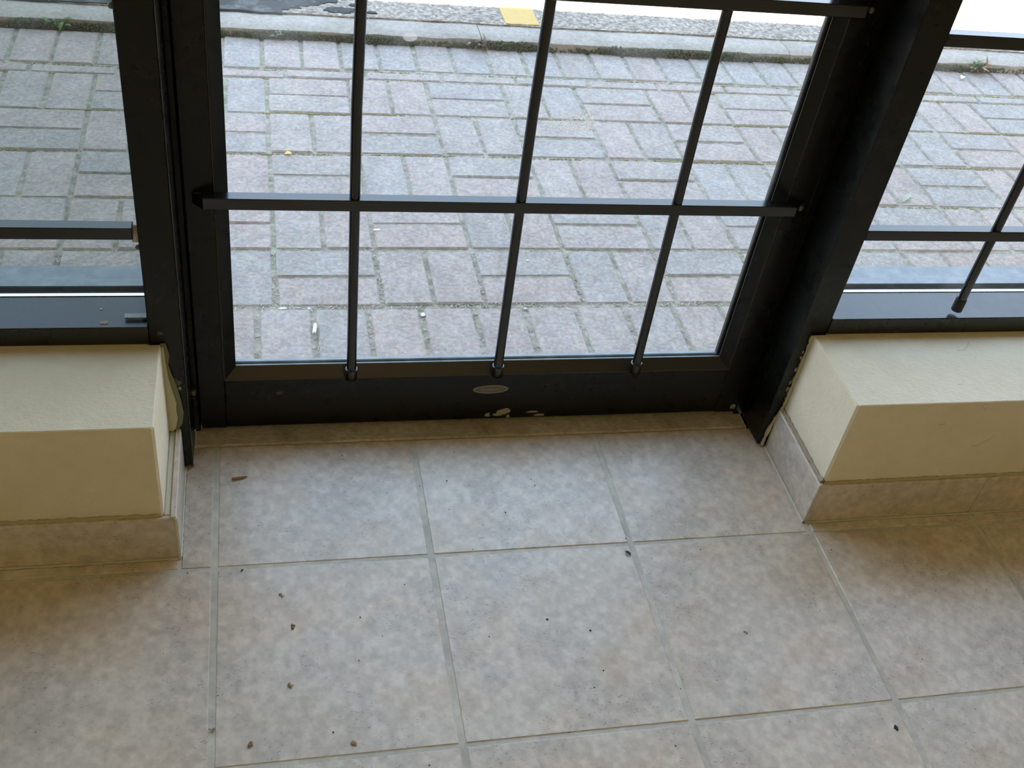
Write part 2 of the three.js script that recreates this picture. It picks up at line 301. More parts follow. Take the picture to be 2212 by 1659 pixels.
// ---------------------------------------------------------------- rest of the room shell
tag(box('wall_above', -1.66, 2.66, 2.12, 2.6, -0.36, -0.16, plaster), 'cream wall above the door and windows', 'wall', ST);
tag(box('wall_far_left', -1.86, -1.66, -0.06, 2.6, -0.36, 3.5, ochrePaint), 'ochre wall at the far left end of the room', 'wall', ST);
tag(box('wall_far_right', 2.66, 2.86, -0.06, 2.6, -0.36, 3.5, ochrePaint), 'ochre wall at the far right end of the room', 'wall', ST);
tag(box('wall_back', -1.66, 2.66, -0.06, 2.6, 3.3, 3.5, ochrePaint), 'ochre wall at the back of the room', 'wall', ST);
tag(box('ceiling', -1.86, 2.86, 2.6, 2.72, -0.36, 3.5, ceilingPaint), 'cream painted ceiling of the room', 'ceiling', ST);
{ // flat roof with a parapet whose shadow lies on the pavement; higher to the left
  const r = group('roof', 'flat roof slab jutting out over the doorway', 'roof', ST);
  box('slab', -6, 8, 2.72, 2.84, -1.20, 3.5, concrete, r); box('parapet', -6, 0.16, 2.84, 5.0, -1.20, -1.08, concrete, r);
  box('facade', -6, -1.86, -0.06, 2.72, -0.36, -0.16, plaster, r); box('facade', 2.86, 8, -0.06, 2.72, -0.36, -0.16, plaster, r);
}
{ // warm globe lamp on the ceiling behind the viewer
  const l = group('ceiling_lamp', 'round opal glass ceiling lamp glowing warm', 'lamp');
  const g = mesh('globe', new THREE.SphereGeometry(0.11, 32, 20), new THREE.MeshStandardMaterial({ color: C(0.8, 0.75, 0.65), emissive: C(1, 0.68, 0.32), emissiveIntensity: 1.0, roughness: 0.4 }), l); g.position.set(0.5, 2.44, 2.1);
  const b = mesh('mount', new THREE.CylinderGeometry(0.06, 0.06, 0.05, 24), whitePlaster, l); b.position.set(0.5, 2.575, 2.1);
  const p = new THREE.PointLight(C(1, 0.74, 0.27), 0.21); p.position.set(0.5, 2.44, 2.1); p.castShadow = true; p.shadow.radius = 5; scene.add(p);
}

// ---------------------------------------------------------------- door frame posts
const TOP = 2.12;
const trimL = group('trim_1', 'black painted metal post between the left window and the door', 'door frame', ST);
box('post', -0.0842, -0.0369, 0.003, TOP, -0.305, -0.2150, blackPaint, trimL, 0.0015);
box('stop', -0.0369, -0.0275, 0, TOP, -0.345, -0.300, blackPaint, trimL);
box('rebate', -0.0842, -0.0369, 0, TOP, -0.345, -0.305, blackPaint, trimL);
box('dust_seam', -0.0374, -0.0365, 0.03, TOP, -0.2162, -0.2148, dustLine, trimL, 0.0002);
box('seal', -0.0369, -0.0225, 0, TOP, -0.352, -0.3455, rubber, trimL); box('hinge', -0.0375, -0.0300, 0.045, 0.088, -0.2995, -0.288, blackPaint, trimL); box('hinge', -0.0368, -0.0305, 0.09, 0.1, -0.2995, -0.290, steel, trimL);
const trimR = group('trim_2', 'black painted metal post between the door and the right window', 'door frame', ST);
box('post', 0.9690, 1.0190, 0.003, TOP, -0.305, -0.2150, blackPaint, trimR, 0.0015);
box('stop', 0.9535, 0.9690, 0, TOP, -0.345, -0.300, blackPaint, trimR);
box('rebate', 0.9690, 1.0190, 0, TOP, -0.345, -0.305, blackPaint, trimR);
box('seal', 0.9485, 0.9690, 0, TOP, -0.352, -0.3455, rubber, trimR); box('lintel', -0.0369, 0.9690, 2.06, TOP, -0.345, -0.2150, blackPaint, trimR);

// ---------------------------------------------------------------- windows beside the door
const screw = (parent, x, y, z, r = 0.0045) => {
  const pts = [[0, 0.0022], [r * 0.35, 0.0021], [r * 0.8, 0.0014], [r, 0], [r, -0.001]].map(([a, b]) => new THREE.Vector2(a, b));
  const m = mesh('screw', new THREE.LatheGeometry(pts, 16), steel, parent); m.rotation.x = Math.PI / 2; m.position.set(x, y, z); return m;
};
function grilleBar(parent, x0, x1, y, zf, flat = [0, 0]) { // square tube, optionally flattened at its ends where it is screwed on
  const h = 0.0188, d = 0.02;
  const b = box('grille_bar', x0, x1, y - h / 2, y + h / 2, zf - d, zf, barPaint, parent, 0.0012);
  return b;
}
function windowUnit(n, label, x0, x1, inner, dusty, glassMat, rods) {
  const w = group('window_' + n, label, 'window', ST);
  box('bottom_rail', x0, x1, 0.265, 0.2975, -0.296, -0.2132, railPaint, w, 0.0012);
  box('outer_rail', x0, x1, 0.262, 0.2960, -0.336, -0.3165, dustyPaint, w, 0.001);
  box('gasket', x0, x1, 0.265, 0.2885, -0.3165, -0.2985, rubber, w, 0.0005);
  const led = box('outer_sill', x0, x1, 0.270, 0.2925, -0.375, -0.336, dustyPaint, w, 0.001);
  box('glazing_bead', x0, x1, 0.2976, 0.2988, -0.2955, -0.2885, aluminium, w, 0.0004);
  box('top_rail', x0, x1, 2.06, 2.12, -0.336, -0.2132, railPaint, w); 
  const out = inner > 0 ? [x0, x0 + 0.05] : [x1 - 0.05, x1]; box('stile', ...out, 0.2975, 2.06, -0.336, -0.2132, railPaint, w);
  const gx0 = inner > 0 ? x0 + 0.045 : x0 - 0.004 + 0.004, gx1 = inner > 0 ? x1 : x1 - 0.045;
  const pane = box('glass_pane', gx0, gx1, 0.2965, 2.065, -0.2985, -0.2955, glassMat, w, 0.0002);
  pane.geometry = new THREE.PlaneGeometry(gx1 - gx0, 2.065 - 0.2965).translate(0, 0, 0); pane.geometry = metreUV(pane.geometry, n * 0.37, 0.2); pane.position.z = -0.297;
  for (const y of [0.4685, inner > 0 ? 0.813 : 0.794, 1.13, 1.46, 1.79]) {
    const a = inner > 0 ? x0 + 0.04 : x0 + 0.0005, b = inner > 0 ? x1 - 0.0065 : x1 - 0.04;
    const bar = grilleBar(w, a, b, y + (inner > 0 ? -0.0120 : -0.005), -0.2165);
    if (inner > 0) { const t = box('bar_bracket', -0.0945, -0.0846, y - 0.036, y - 0.008, -0.2365, -0.2325, whitePlaster, w, 0.0008), sc = screw(w, -0.0872, y - 0.042, -0.2300, 0.004); bar.attach(t); bar.attach(sc); }
  }
  for (const x of rods) {
    const r = rod('grille_rod', x, 0.312, x - 0.003, 2.03, -0.2265, 0.0078, barPaint, w);
    const c = new THREE.Mesh(new THREE.CylinderGeometry(0.0094, 0.0094, 0.024, 24), rubber); shade(c); c.name = 'end_cap'; c.position.y = -(2.03 - 0.312) / 2 + 0.006; r.add(c);
  }
  return w;
}
const w1 = windowUnit(1, 'dusty glazed window with black grille left of the door', -1.66, -0.0844, 1, true, glassDusty, [-0.33, -0.58, -0.83, -1.08, -1.33]);
const w2 = windowUnit(2, 'glazed window with black grille right of the door', 1.0192, 2.66, -1, true, glassClear, [1.2590, 1.51, 1.76, 2.01, 2.26]);
{ // bent metal tab on the left window rail
  const c = box('latch_tab', -0.117, -0.0862, 0.301, 0.3032, -0.240, -0.229, dustyPaint, w1, 0.0008);
  const d = box('latch_tab', -0.092, -0.0862, 0.2975, 0.3015, -0.239, -0.230, dustyPaint, w1, 0.0008);
}

// ---------------------------------------------------------------- the door
const ZD = -0.2973;
const door = group('door_1', 'black metal framed glass door with square grille and oval maker sticker', 'door', ST);
const LX0 = -0.0255, LX1 = 0.9515, BY = 0.117, GL = 0.0165, GR = 0.9095, GT = 1.98;
box('bottom_rail', GL, GR, 0.012, BY, -0.335, ZD, blackPaint, door, 0.0012);
box('top_rail', GL, GR, GT, 2.05, -0.335, ZD, blackPaint, door, 0.0012);
box('stile', LX0, GL - 0.0003, 0.010, 2.05, -0.335, ZD, blackPaint, door, 0.0012);
box('stile', GR + 0.0003, LX1, 0.010, 2.05, -0.335, ZD, blackPaint, door, 0.0012);
box('sweep', LX0, LX1, 0.0014, 0.0118, -0.330, -0.318, rubber, door, 0.0005); box('back_seal', LX0 - 0.0015, LX1 + 0.0015, 0.0014, 0.03, -0.3395, -0.3355, rubber, door, 0.0005);
for (const x of [LX0 - 0.0016, LX1 - 0.004]) box('edge_seal', x, x + 0.0056, 0.0014, 2.05, -0.3395, -0.3355, rubber, door, 0.0005);
// sloped glazing beads
function slopeBead(len, mat) { const s = new THREE.Shape([[0, 0], [0, 0.0015], [-0.0145, 0.0185], [-0.016, 0.0185], [-0.016, 0]].map(([a, b]) => new THREE.Vector2(a, b))); const g = new THREE.ExtrudeGeometry(s, { depth: len, bevelEnabled: false }); g.rotateY(-Math.PI / 2); return metreUV(g.translate(len, 0, 0)); }
{
  const b = mesh('glazing_bead', slopeBead(GR - GL, 0), beadPaintLit, door); b.position.set(GL, BY, ZD);
  const t = mesh('glazing_bead', slopeBead(GR - GL, 0), beadPaintLit, door); t.rotation.z = Math.PI; t.position.set(GR, GT, ZD);
  const l = mesh('glazing_bead', slopeBead(GT - BY, 0), blackPaint, door); l.rotation.z = -Math.PI / 2; l.position.set(GL, GT, ZD);
  const r = mesh('glazing_bead', slopeBead(GT - BY, 0), blackPaint, door); r.rotation.z = Math.PI / 2; r.position.set(GR, BY, ZD);
  box('dust_seam', GL, GR, BY - 0.0008, BY + 0.0009, ZD - 0.001, ZD + 0.0003, dustLine, door, 0.0002);
  box('dust_seam', GL - 0.0008, GL + 0.0004, BY, GT, ZD - 0.001, ZD + 0.0003, dustLine, door, 0.0002);
  box('dust_seam', GR - 0.0004, GR + 0.0008, BY, GT, ZD - 0.001, ZD + 0.0003, dustLine, door, 0.0002);
  box('dust_seam', GR - 0.0192, GR - 0.0184, BY + 0.02, GT - 0.02, ZD - 0.0142, ZD - 0.0132, dustLine, door, 0.0002);
  box('aluminium_strip', GL + 0.012, GR - 0.012, 0.125, 0.1365, ZD - 0.0185, ZD - 0.0148, dustyPaint, door, 0.0006);
  box('outer_bead', GL + 0.010, GR - 0.010, 0.12, 0.1385, ZD - 0.030, ZD - 0.0225, dustyPaint, door, 0.001);
  box('outer_bead', GL + 0.002, GL + 0.0165, 0.12, GT, ZD - 0.030, ZD - 0.0225, rubber, door, 0.001);
  box('outer_bead', GR - 0.0225, GR - 0.002, 0.12, GT, ZD - 0.030, ZD - 0.0225, beadPaintLit, door, 0.001);
  const pw = GR - GL - 0.02, ph = GT - BY - 0.02, pg = metreUV(new THREE.PlaneGeometry(pw, ph), 0.11, 0.31), pane = mesh('glass_pane', pg, glassClear, door);
  pane.position.set((GL + GR) / 2, (BY + GT) / 2, ZD - 0.0205);
}
for (const y of [0.4678, 0.7985, 1.13, 1.46, 1.79]) {
  const bar = grilleBar(door, -0.0005, 0.9215, y, ZD + 0.0203);
  for (const s of [-1, 1]) { // flattened ends screwed to the stiles
    const x = s < 0 ? -0.0045 : 0.9355;
    const e = box('bar_end', s < 0 ? -0.013 : 0.9215, s < 0 ? -0.0005 : 0.944, y - 0.0088, y + 0.0088, ZD + 0.0002, ZD + 0.004, barPaint, door, 0.001);
    const taper = new THREE.Shape([[0, 0], [0.014, 0], [0, 0.0155]].map(([a, b]) => new THREE.Vector2(a, b)));
    const g = new THREE.ExtrudeGeometry(taper, { depth: 0.0165, bevelEnabled: false }); g.rotateX(-Math.PI / 2); // x out, z = -b, y up
    const m = mesh('bar_end', metreUV(g), barPaint, door); m.scale.set(s, 1, -1); m.material = barPaint; m.position.set(s < 0 ? -0.0005 : 0.9215, y - 0.0082, ZD + 0.004);
    const sc = screw(door, s < 0 ? -0.0065 : 0.9365, y - 0.003, ZD + 0.0042, 0.0048);
    bar.attach(e); bar.attach(m); bar.attach(sc);
  }
}
for (const [xb, xt] of [[0.2222, 0.2085], [0.4722, 0.4592], [0.7230, 0.7130]]) {
  const sl = (xt - xb) / 0.64, y0 = 0.131, y1 = 1.97;
  const r = rod('grille_rod', xb - sl * 0.015, y0, xb + sl * (0.45), 0.62, -0.2873, 0.0080, barPaint, door);
  const r2 = rod('grille_rod', xb + sl * 0.45, 0.62, xb + sl * 0.5, y1, -0.2873, 0.0080, barPaint, door);
  const L = new THREE.Vector3(sl * 0.465, 0.489, 0).length();
  const pts = [[0.0079, 0.016], [0.0086, 0.0168], [0.0104, 0.0155], [0.0106, 0.0125], [0.0098, 0.011], [0.0098, -0.006], [0.0, -0.006]].map(([a, b]) => new THREE.Vector2(a, b));
  const cap = new THREE.Mesh(new THREE.LatheGeometry(pts, 28), barPaint); shade(cap); cap.name = 'ferrule'; cap.position.y = -L / 2; r.add(cap);
}
{ // oval maker's sticker with worn print
  const cv = document.createElement('canvas'); cv.width = 256; cv.height = 80; const x = cv.getContext('2d');
  x.fillStyle = '#8d8573'; x.fillRect(0, 0, 256, 80);
  x.fillStyle = '#6d6452'; x.beginPath(); x.ellipse(128, 40, 112, 29, 0, 0, 7); x.fill();
  x.fillStyle = '#8f8874'; x.font = 'bold 34px sans-serif'; x.textAlign = 'center'; x.textBaseline = 'middle'; x.fillText('Rawmor', 128, 42);
  x.fillStyle = '#585142'; x.fillRect(60, 17, 130, 4); x.fillStyle = '#5d3f35'; x.fillRect(28, 36, 12, 10);
  const t = new THREE.CanvasTexture(cv); t.colorSpace = THREE.SRGBColorSpace; t.magFilter = THREE.LinearFilter;
  const s = new THREE.Shape(); s.absellipse(0, 0, 0.0318, 0.0096, 0, Math.PI * 2);
  const g = new THREE.ExtrudeGeometry(s, { depth: 0.0006, bevelEnabled: false, curveSegments: 40 }), p = g.attributes.position, uv = g.attributes.uv;
  for (let i = 0; i < p.count; i++) uv.setXY(i, p.getX(i) / 0.0636 + 0.5, p.getY(i) / 0.0192 + 0.5);
  const m = mesh('sticker', g, new THREE.MeshStandardMaterial({ map: t, roughness: 0.6 }), door); m.position.set(0.4686, 0.0832, ZD + 0.0001); m.rotation.z = 0.01; m.userData.label = 'small worn oval silver sticker';
}
// chipped paint and plaster splashes on the frame
const chip = (parent, x, y, z, w, h, s, mat = chipPaint, ry = 0, rz = 0, t = 0.0004) => { const m = mesh('paint_chip', flake(w, h, t, s), mat, parent); m.position.set(x, y, z); m.rotation.set(0, ry, rz); return m; };
chip(w1, -0.145, 0.2978, -0.2253, 0.016, 0.009, 81, chipPaint).rotation.x = -Math.PI / 2; chip(w1, -0.1523, 0.2978, -0.2573, 0.004, 0.004, 82, whitePlaster).rotation.x = -Math.PI / 2;
for (const [x, y, w, h, s] of [[0.499, 0.029, 0.03, 0.017, 1], [0.470, 0.022, 0.012, 0.011, 2], [0.488, 0.022, 0.022, 0.008, 7], [0.552, 0.026, 0.026, 0.005, 3], [0.566, 0.018, 0.024, 0.006, 4], [0.508, 0.017, 0.008, 0.010, 5], [0.105, 0.087, 0.014, 0.009, 6]]) chip(door, x, y, ZD + 0.0001, w, h, s, s === 6 ? dustLine : chipPaint);
chip(door, 0.9445, 0.024, ZD + 0.0001, 0.013, 0.015, 9);
for (const [y, z, h, s] of [[0.225, -0.2300, 0.008, 21], [0.213, -0.2295, 0.009, 22], [0.185, -0.2290, 0.013, 23], [0.155, -0.2285, 0.012, 24], [0.140, -0.2280, 0.012, 25]]) chip(trimR, 0.9885 - (0.225 - y) * 0.02, y, -0.2149, 0.0042, h, s, chipPaint, 0, 0);
chip(trimL, -0.047, 0.176, -0.2149, 0.006, 0.008, 31); chip(trimL, -0.056, 0.19, -0.2149, 0.03, 0.016, 32, dustLine, 0, -0.3); chip(trimL, -0.068, 0.285, -0.2149, 0.011, 0.008, 33, dustLine);
{ // crumbling filler between the left wall and its post
  const f = group('filler_strip', 'crumbling yellowish filler between left wall and black post', 'filler', ST);
  const pts = [[0, 0.265], [0.006, 0.266], [0.010, 0.245], [0.007, 0.225], [0.011, 0.205], [0.017, 0.18], [0.021, 0.15], [0.023, 0.125], [0.020, 0.105], [0.015, 0.095], [0.010, 0.092], [0, 0.093]];
  const s = new THREE.Shape(pts.map(([a, b]) => new THREE.Vector2(a, b)));
  const a = mesh('filler', new THREE.ExtrudeGeometry(s, { depth: 0.003, bevelEnabled: true, bevelSize: 0.001, bevelThickness: 0.001, bevelSegments: 1 }), caulkDark, f); a.position.set(-0.0684, 0, -0.2140);
  const pts2 = [[0, 0.262], [0.003, 0.262], [0.004, 0.23], [0.006, 0.2], [0.010, 0.175], [0.014, 0.15], [0.0125, 0.135], [0.014, 0.12], [0.010, 0.1], [0.006, 0.094], [0, 0.095]];
  const b = mesh('filler', new THREE.ExtrudeGeometry(new THREE.Shape(pts2.map(([p, q]) => new THREE.Vector2(p, q))), { depth: 0.004, bevelEnabled: true, bevelSize: 0.001, bevelThickness: 0.001, bevelSegments: 1 }), caulk, f); b.position.set(-0.0684, 0, -0.2100);
  const f2 = group('filler_strip', 'thin painted filler bead between right wall and black post', 'filler', ST);
  bead('filler', [[0.9935, 0.264, -0.2130], [0.9932, 0.2, -0.2130], [0.9925, 0.13, -0.2130], [0.990, 0.09, -0.2130], [0.981, 0.05, -0.2130], [0.978, 0.004, -0.2130]], 0.0032, caulk, f2, 41);
  bead('filler', [[-0.06, 0.004, -0.2195], [-0.045, 0.003, -0.220], [-0.038, 0.004, -0.2130]], 0.005, chipPaint, f, 43);
}

// ---------------------------------------------------------------- outside: pavement, kerb, road
const PY = -0.023;
const pavement = group('pavement', 'grey and pinkish concrete block paving in basket weave', 'pavement', ST);
box('joint_sand', -2.6, 4.6, -0.12, PY - 0.0036, -1.935, -0.36, jointSand, pavement, 0.0005);
const PL = 0.2075, PW = 0.1015, PH = 0.05;
const paverGeos = (l, w) => Array.from({ length: 8 }, () => {
  const g = chamferBox(l, PH, w, 0.0038, rr(0, 9), rr(0, 9)); return g;
});
const rowZ = [-0.680, -0.8785, -1.080, -1.2845, -1.490, -1.682], C0 = 0.108, CW = 0.2150;
const skew = (x, z) => -0.020 * clamp(x / 0.5, -0.6, 1) * clamp((-0.68 - z) / 1.0, 0, 1.2);
let lastTone = 0;
function paver(geos, x, z, turn) {
  const m = mesh('paver', geos[Math.floor(rnd() * geos.length)], paverTones[Math.floor(rnd() * paverTones.length)], pavement);
  m.position.set(x + rr(-1, 1) * 0.0012, PY - PH / 2 + rr(-1, 1) * 0.0012, z + skew(x, z) + rr(-1, 1) * 0.001);
  m.rotation.set(rr(-1, 1) * 0.006, turn + (rnd() < 0.5 ? Math.PI : 0) + rr(-1, 1) * 0.008, rr(-1, 1) * 0.006);
}
const gA = paverGeos(0.2060, 0.0945), gS = paverGeos(CW - 0.009, 0.042), gV = paverGeos(0.1935, 0.0985);
for (let r = 0; r + 1 < rowZ.length; r++) for (let k = -4; k < 13; k++) {
  const x0 = C0 + CW * k, xc = x0 + CW / 2, z0 = rowZ[r], z1 = rowZ[r + 1], zc = (z0 + z1) / 2, h = (z0 - z1);
  if ((r + k) % 2 === 0) for (const s of [-1, 1]) paver(gA, xc, zc + s * h / 4, 0);
  else for (const s of [-1, 1]) paver(gV, xc + s * CW / 4, zc, Math.PI / 2);
}
for (let k = -4; k < 13; k++) paver(gS, C0 + 0.05 + CW * (k + 0.5), -1.7085, 0);
for (let k = -8; k < 30; k++) paver(gV, 0.0708 - 0.0548 + 0.1097 * k, -0.574, Math.PI / 2);
for (let k = -8; k < 30; k++) paver(gV, 0.045 + 0.1075 * k, -1.8385, Math.PI / 2);
tag(box('doorstep', -6, 8, -0.12, PY - 0.003, -0.472, -0.36, concrete, null, 0.003), 'concrete strip along the foot of the facade outside', 'step', ST);
{ // kerb stones
  const k = group('kerb', 'low worn concrete kerb along the pavement edge', 'kerb', ST);
  for (let i = -3; i < 6; i++) {
    const g = new THREE.BoxGeometry(0.998, 0.16, 0.112, 60, 4, 6), p = g.attributes.position, nz = fbm(16, 3, 200 + i);
    for (let v = 0; v < p.count; v++) { // worn, uneven arrises
      const X = p.getX(v), Y = p.getY(v), Z = p.getZ(v), e = nz((X + 0.5) % 1, 0.3) - 0.5, e2 = nz((X + 0.5) % 1, 0.7) - 0.5;
      if (Y > 0.079) { const f = Math.abs(Z) / 0.056; p.setY(v, Y - 0.006 * Math.pow(f, 6) - 0.006 * Math.abs(e) * f); p.setZ(v, Z + e2 * 0.014 * f); }
      else p.setZ(v, Z + e * 0.008);
    }
    g.computeVertexNormals(); const m = mesh('kerbstone', metreUV(g, i * 0.7, i), concrete, k);
    m.position.set(0.235 + i * 1.0, 0.010 - 0.08, -1.990); m.rotation.y = rr(-1, 1) * 0.004;
  }
}
function ragged(x0, x1, z0, z1, amp, s, y0, y1) { // slab with a ragged near edge
  const sh = new THREE.Shape(), n = Math.round((x1 - x0) / 0.02), nz = fbm(64, 3, s);
  sh.moveTo(x0, -z1);
  for (let k = 0; k <= n; k++) { const u = k / n; sh.lineTo(x0 + (x1 - x0) * u, -(z0 + amp * (nz(u, 0.5) - 0.5) * 2)); }
  sh.lineTo(x1, -z1); const g = new THREE.ExtrudeGeometry(sh, { depth: y1 - y0, bevelEnabled: false }); g.rotateX(-Math.PI / 2); g.translate(0, y0, 0); return metreUV(g);
}
{
  const r = group('road', 'worn grey asphalt road surface in sunlight', 'road', ST);
  mesh('asphalt', ragged(-4, 6, -2.030, -12, 0.012, 301, -0.15, 0.0135), asphalt, r);
  const far = box('asphalt', -40, 40, -0.2, 0.005, -60, -12, asphalt, r); box('asphalt', -40, -4, -0.2, 0.005, -12, -2.05, asphalt, r); box('asphalt', 6, 40, -0.2, 0.005, -12, -2.05, asphalt, r);
  const y = mesh('road_marking', ragged(0.826, 0.932, -2.034, -5.2, 0.004, 305, 0.0125, 0.0155), yellowPaint, r); y.userData.label = 'faded yellow painted line';
  // darker asphalt patches with broken outlines, thinning out to the right
  { const d = mesh('asphalt_patch', ragged(-4, 0.16, -2.027, -3.2, 0.010, 321, 0.010, 0.0165), darkAsphalt, r); d.userData.label = 'dark patch of asphalt'; }
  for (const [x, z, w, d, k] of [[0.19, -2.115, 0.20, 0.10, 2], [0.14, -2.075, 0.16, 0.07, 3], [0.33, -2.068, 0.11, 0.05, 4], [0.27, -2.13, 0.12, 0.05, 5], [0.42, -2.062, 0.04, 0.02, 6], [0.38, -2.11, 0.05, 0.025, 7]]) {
    const g = flake(w, d, 0.003, 700 + k, k === 1 ? 160 : 26, k === 1 ? 0.06 : 0.4); g.rotateX(-Math.PI / 2); const m = mesh('asphalt_patch', metreUV(g), darkAsphalt, r); m.position.set(x, 0.0128 + k * 0.0001, z); m.userData.label = 'dark patch of asphalt';
  }
}
// ---------------------------------------------------------------- moss, weeds and litter outside
function tuft(n, w, d, h, s) { // small ragged cushions of moss or dirt
  let q = s; const rn = () => { q = (Math.imul(q, 1664525) + 1013904223) >>> 0; return q / 4294967296; }, gs = [];
  for (let k = 0; k < n; k++) { const g = new THREE.IcosahedronGeometry(1, 0), e = 0.6 + 0.8 * rn(); g.scale(0.0045 * e, 0.0032 * e * (0.6 + h * rn()), 0.004 * e); g.rotateY(rn() * 6); g.translate((rn() - 0.5) * w, 0, (rn() - 0.5) * d); gs.push(g); }
  return mergeGeometries(gs);
}
{
  const nz = fbm(24, 3, 401), list = [];
  for (let k = 0; k < 9000; k++) { const x = rr(-0.9, 2.9), dens = smooth(0.36, 0.6, nz(((x + 1) / 4) % 1, 0.4)); if (rnd() > 0.35 + 0.65 * dens) continue; list.push([x, PY - 0.003 + rr(0, 0.024) * (0.75 + 0.4 * dens), -1.936 + rr(0, 0.004 + 0.010 * dens * rnd()), rr(0.6, 1.3)]); }
  const im = shade(new THREE.InstancedMesh(new THREE.IcosahedronGeometry(0.004, 0), mossA, list.length)), M = new THREE.Matrix4(), Q = new THREE.Quaternion();
  list.forEach(([x, y, z, s], k) => { Q.setFromEuler(new THREE.Euler(rr(0, 6), rr(0, 6), 0)); im.setMatrixAt(k, M.compose(new THREE.Vector3(x, y, z), Q, new THREE.Vector3(s * 1.3, s, s * 0.8))); const b = rnd() ** 0.7; im.setColorAt(k, C(0.45 + 0.45 * b, 0.55 + 0.05 * b, 0.5 + 0.5 * b)); });
  im.name = 'kerb_moss'; scene.add(im); tag(im, 'green brown moss and dirt along the foot of the kerb', 'moss', { kind: 'stuff' });
  const jl = [];
  for (const [zr, dens] of [[-1.490, 0.9], [-1.2845, 0.45], [-1.682, 0.4], [-1.732, 0.4], [-1.080, 0.12]]) for (let k = 0; k < 3200; k++) { const x = rr(-0.8, 2.8), d = smooth(0.36, 0.60, nz(((x + 1) / 4) % 1, -zr * 0.53)); if (rnd() < d * dens) jl.push([x, PY - 0.0036 + rr(0, 0.0012), zr + skew(x, zr) + rr(-0.004, 0.004), rr(0.45, 0.9)]); }
  const jm = shade(new THREE.InstancedMesh(new THREE.IcosahedronGeometry(0.003, 0), mossJ, jl.length));
  jl.forEach(([x, y, z, s], k) => { jm.setMatrixAt(k, M.compose(new THREE.Vector3(x, y, z), Q.identity(), new THREE.Vector3(s * 1.4, s * 0.8, s))); const b = rnd(); jm.setColorAt(k, C(0.8 + 0.7 * b, 0.9, 0.8)); });
  jm.name = 'joint_moss'; scene.add(jm); tag(jm, 'thin green moss growing in the joints of the paving', 'moss', { kind: 'stuff' });
  // dry straw and grit swept into the joints nearest the door
  const sl = []; for (let k = 0; k < 1500; k++) { const a = rnd(); let x = rr(-0.4, 1.5), z; if (a < 0.5) z = -0.6785 + rr(-0.009, 0.006); else if (a < 0.62) z = -0.8785 + rr(-0.005, 0.005); else if (a < 0.8) { const j = Math.floor(rr(-4, 13)); x = 0.0708 + 0.1097 * j + rr(-0.004, 0.004); z = rr(-0.67, -0.48); } else { const j = Math.floor(rr(-2, 6)); x = C0 + CW * j + rr(-0.004, 0.004); z = rr(-0.87, -0.69); } sl.push([x, PY - 0.0035 + rr(0, 0.0025), z]); }
  const straw = new THREE.MeshStandardMaterial({ color: C(0.50, 0.45, 0.36), roughness: 0.9 });
  const sm = shade(new THREE.InstancedMesh(new THREE.CylinderGeometry(0.0006, 0.0006, 0.008, 5).rotateZ(Math.PI / 2), straw, sl.length));
  sl.forEach(([x, y, z], k) => { Q.setFromEuler(new THREE.Euler(0, rr(0, 6.3), rr(-0.2, 0.2))); const s = rr(0.4, 1.5); sm.setMatrixAt(k, M.compose(new THREE.Vector3(x, y, z), Q, new THREE.Vector3(s, 1, 1))); const b = rr(0.6, 1.5); sm.setColorAt(k, C(b, b, b)); });
  sm.name = 'straw_litter'; scene.add(sm); tag(sm, 'pale dry straw and grit in the paving joints outside the door', 'litter', { kind: 'stuff' });
}
function leafGeo(l, w, curl) { const g = new THREE.PlaneGeometry(l, w, 10, 2), p = g.attributes.position; for (let i = 0; i < p.count; i++) { const u = p.getX(i) / l + 0.5, k = Math.sin(Math.PI * clamp(u)) ** 0.8; const y = p.getY(i) * k; p.setXYZ(i, p.getX(i), curl * Math.sin(u * 3.1) + Math.abs(y) * 0.25, y); } g.computeVertexNormals(); return g; }
const leafMat = (r, g, b) => new THREE.MeshPhysicalMaterial({ color: C(r, g, b), roughness: 0.8, side: THREE.DoubleSide });
function weed(x, z, n, h, label, colors, s) {
  let q = s; const rn = () => { q = (Math.imul(q, 1664525) + 1013904223) >>> 0; return q / 4294967296; };
  const w = group('weed', label, 'plant', { group: 'weeds at the kerb' }); w.position.set(x, PY, z);
  colors.forEach((c, ci) => { const gs = []; for (let k = 0; k < n; k++) { const g = leafGeo(h * (0.5 + 0.7 * rn()), 0.008 + 0.007 * rn(), 0.006); g.translate(h * 0.35, 0, 0); g.rotateZ(0.3 + 0.9 * rn()); g.rotateY(rn() * 6.3); g.translate((rn() - 0.5) * 0.05, 0.002 + 0.012 * rn(), (rn() - 0.5) * 0.02); gs.push(g); } mesh(ci ? 'dry_leaves' : 'leaves', mergeGeometries(gs), leafMat(...c), w); });
}
weed(2.42, -1.93, 16, 0.05, 'small green weed with reddish leaves at the kerb beyond the right window', [[0.12, 0.2, 0.06], [0.3, 0.2, 0.12]], 7);
weed(0.735, -1.932, 12, 0.04, 'small dry brown weed sprouting from the kerb', [[0.16, 0.15, 0.09], [0.22, 0.17, 0.13]], 8);
weed(-0.4436, -1.928, 12, 0.03, 'low green weed at the kerb beyond the left window', [[0.12, 0.2, 0.06]], 9);
weed(0.1635, -1.925, 10, 0.028, 'tiny green weed at the kerb beside the dark asphalt', [[0.14, 0.19, 0.07]], 10);
function litter(name, geo, mat, x, z, y, turn, label, category, g) { const m = mesh(name, geo, mat); m.position.set(x, y, z); m.rotation.y = turn; tag(m, label, category, g ? { group: g } : {}); return m; }
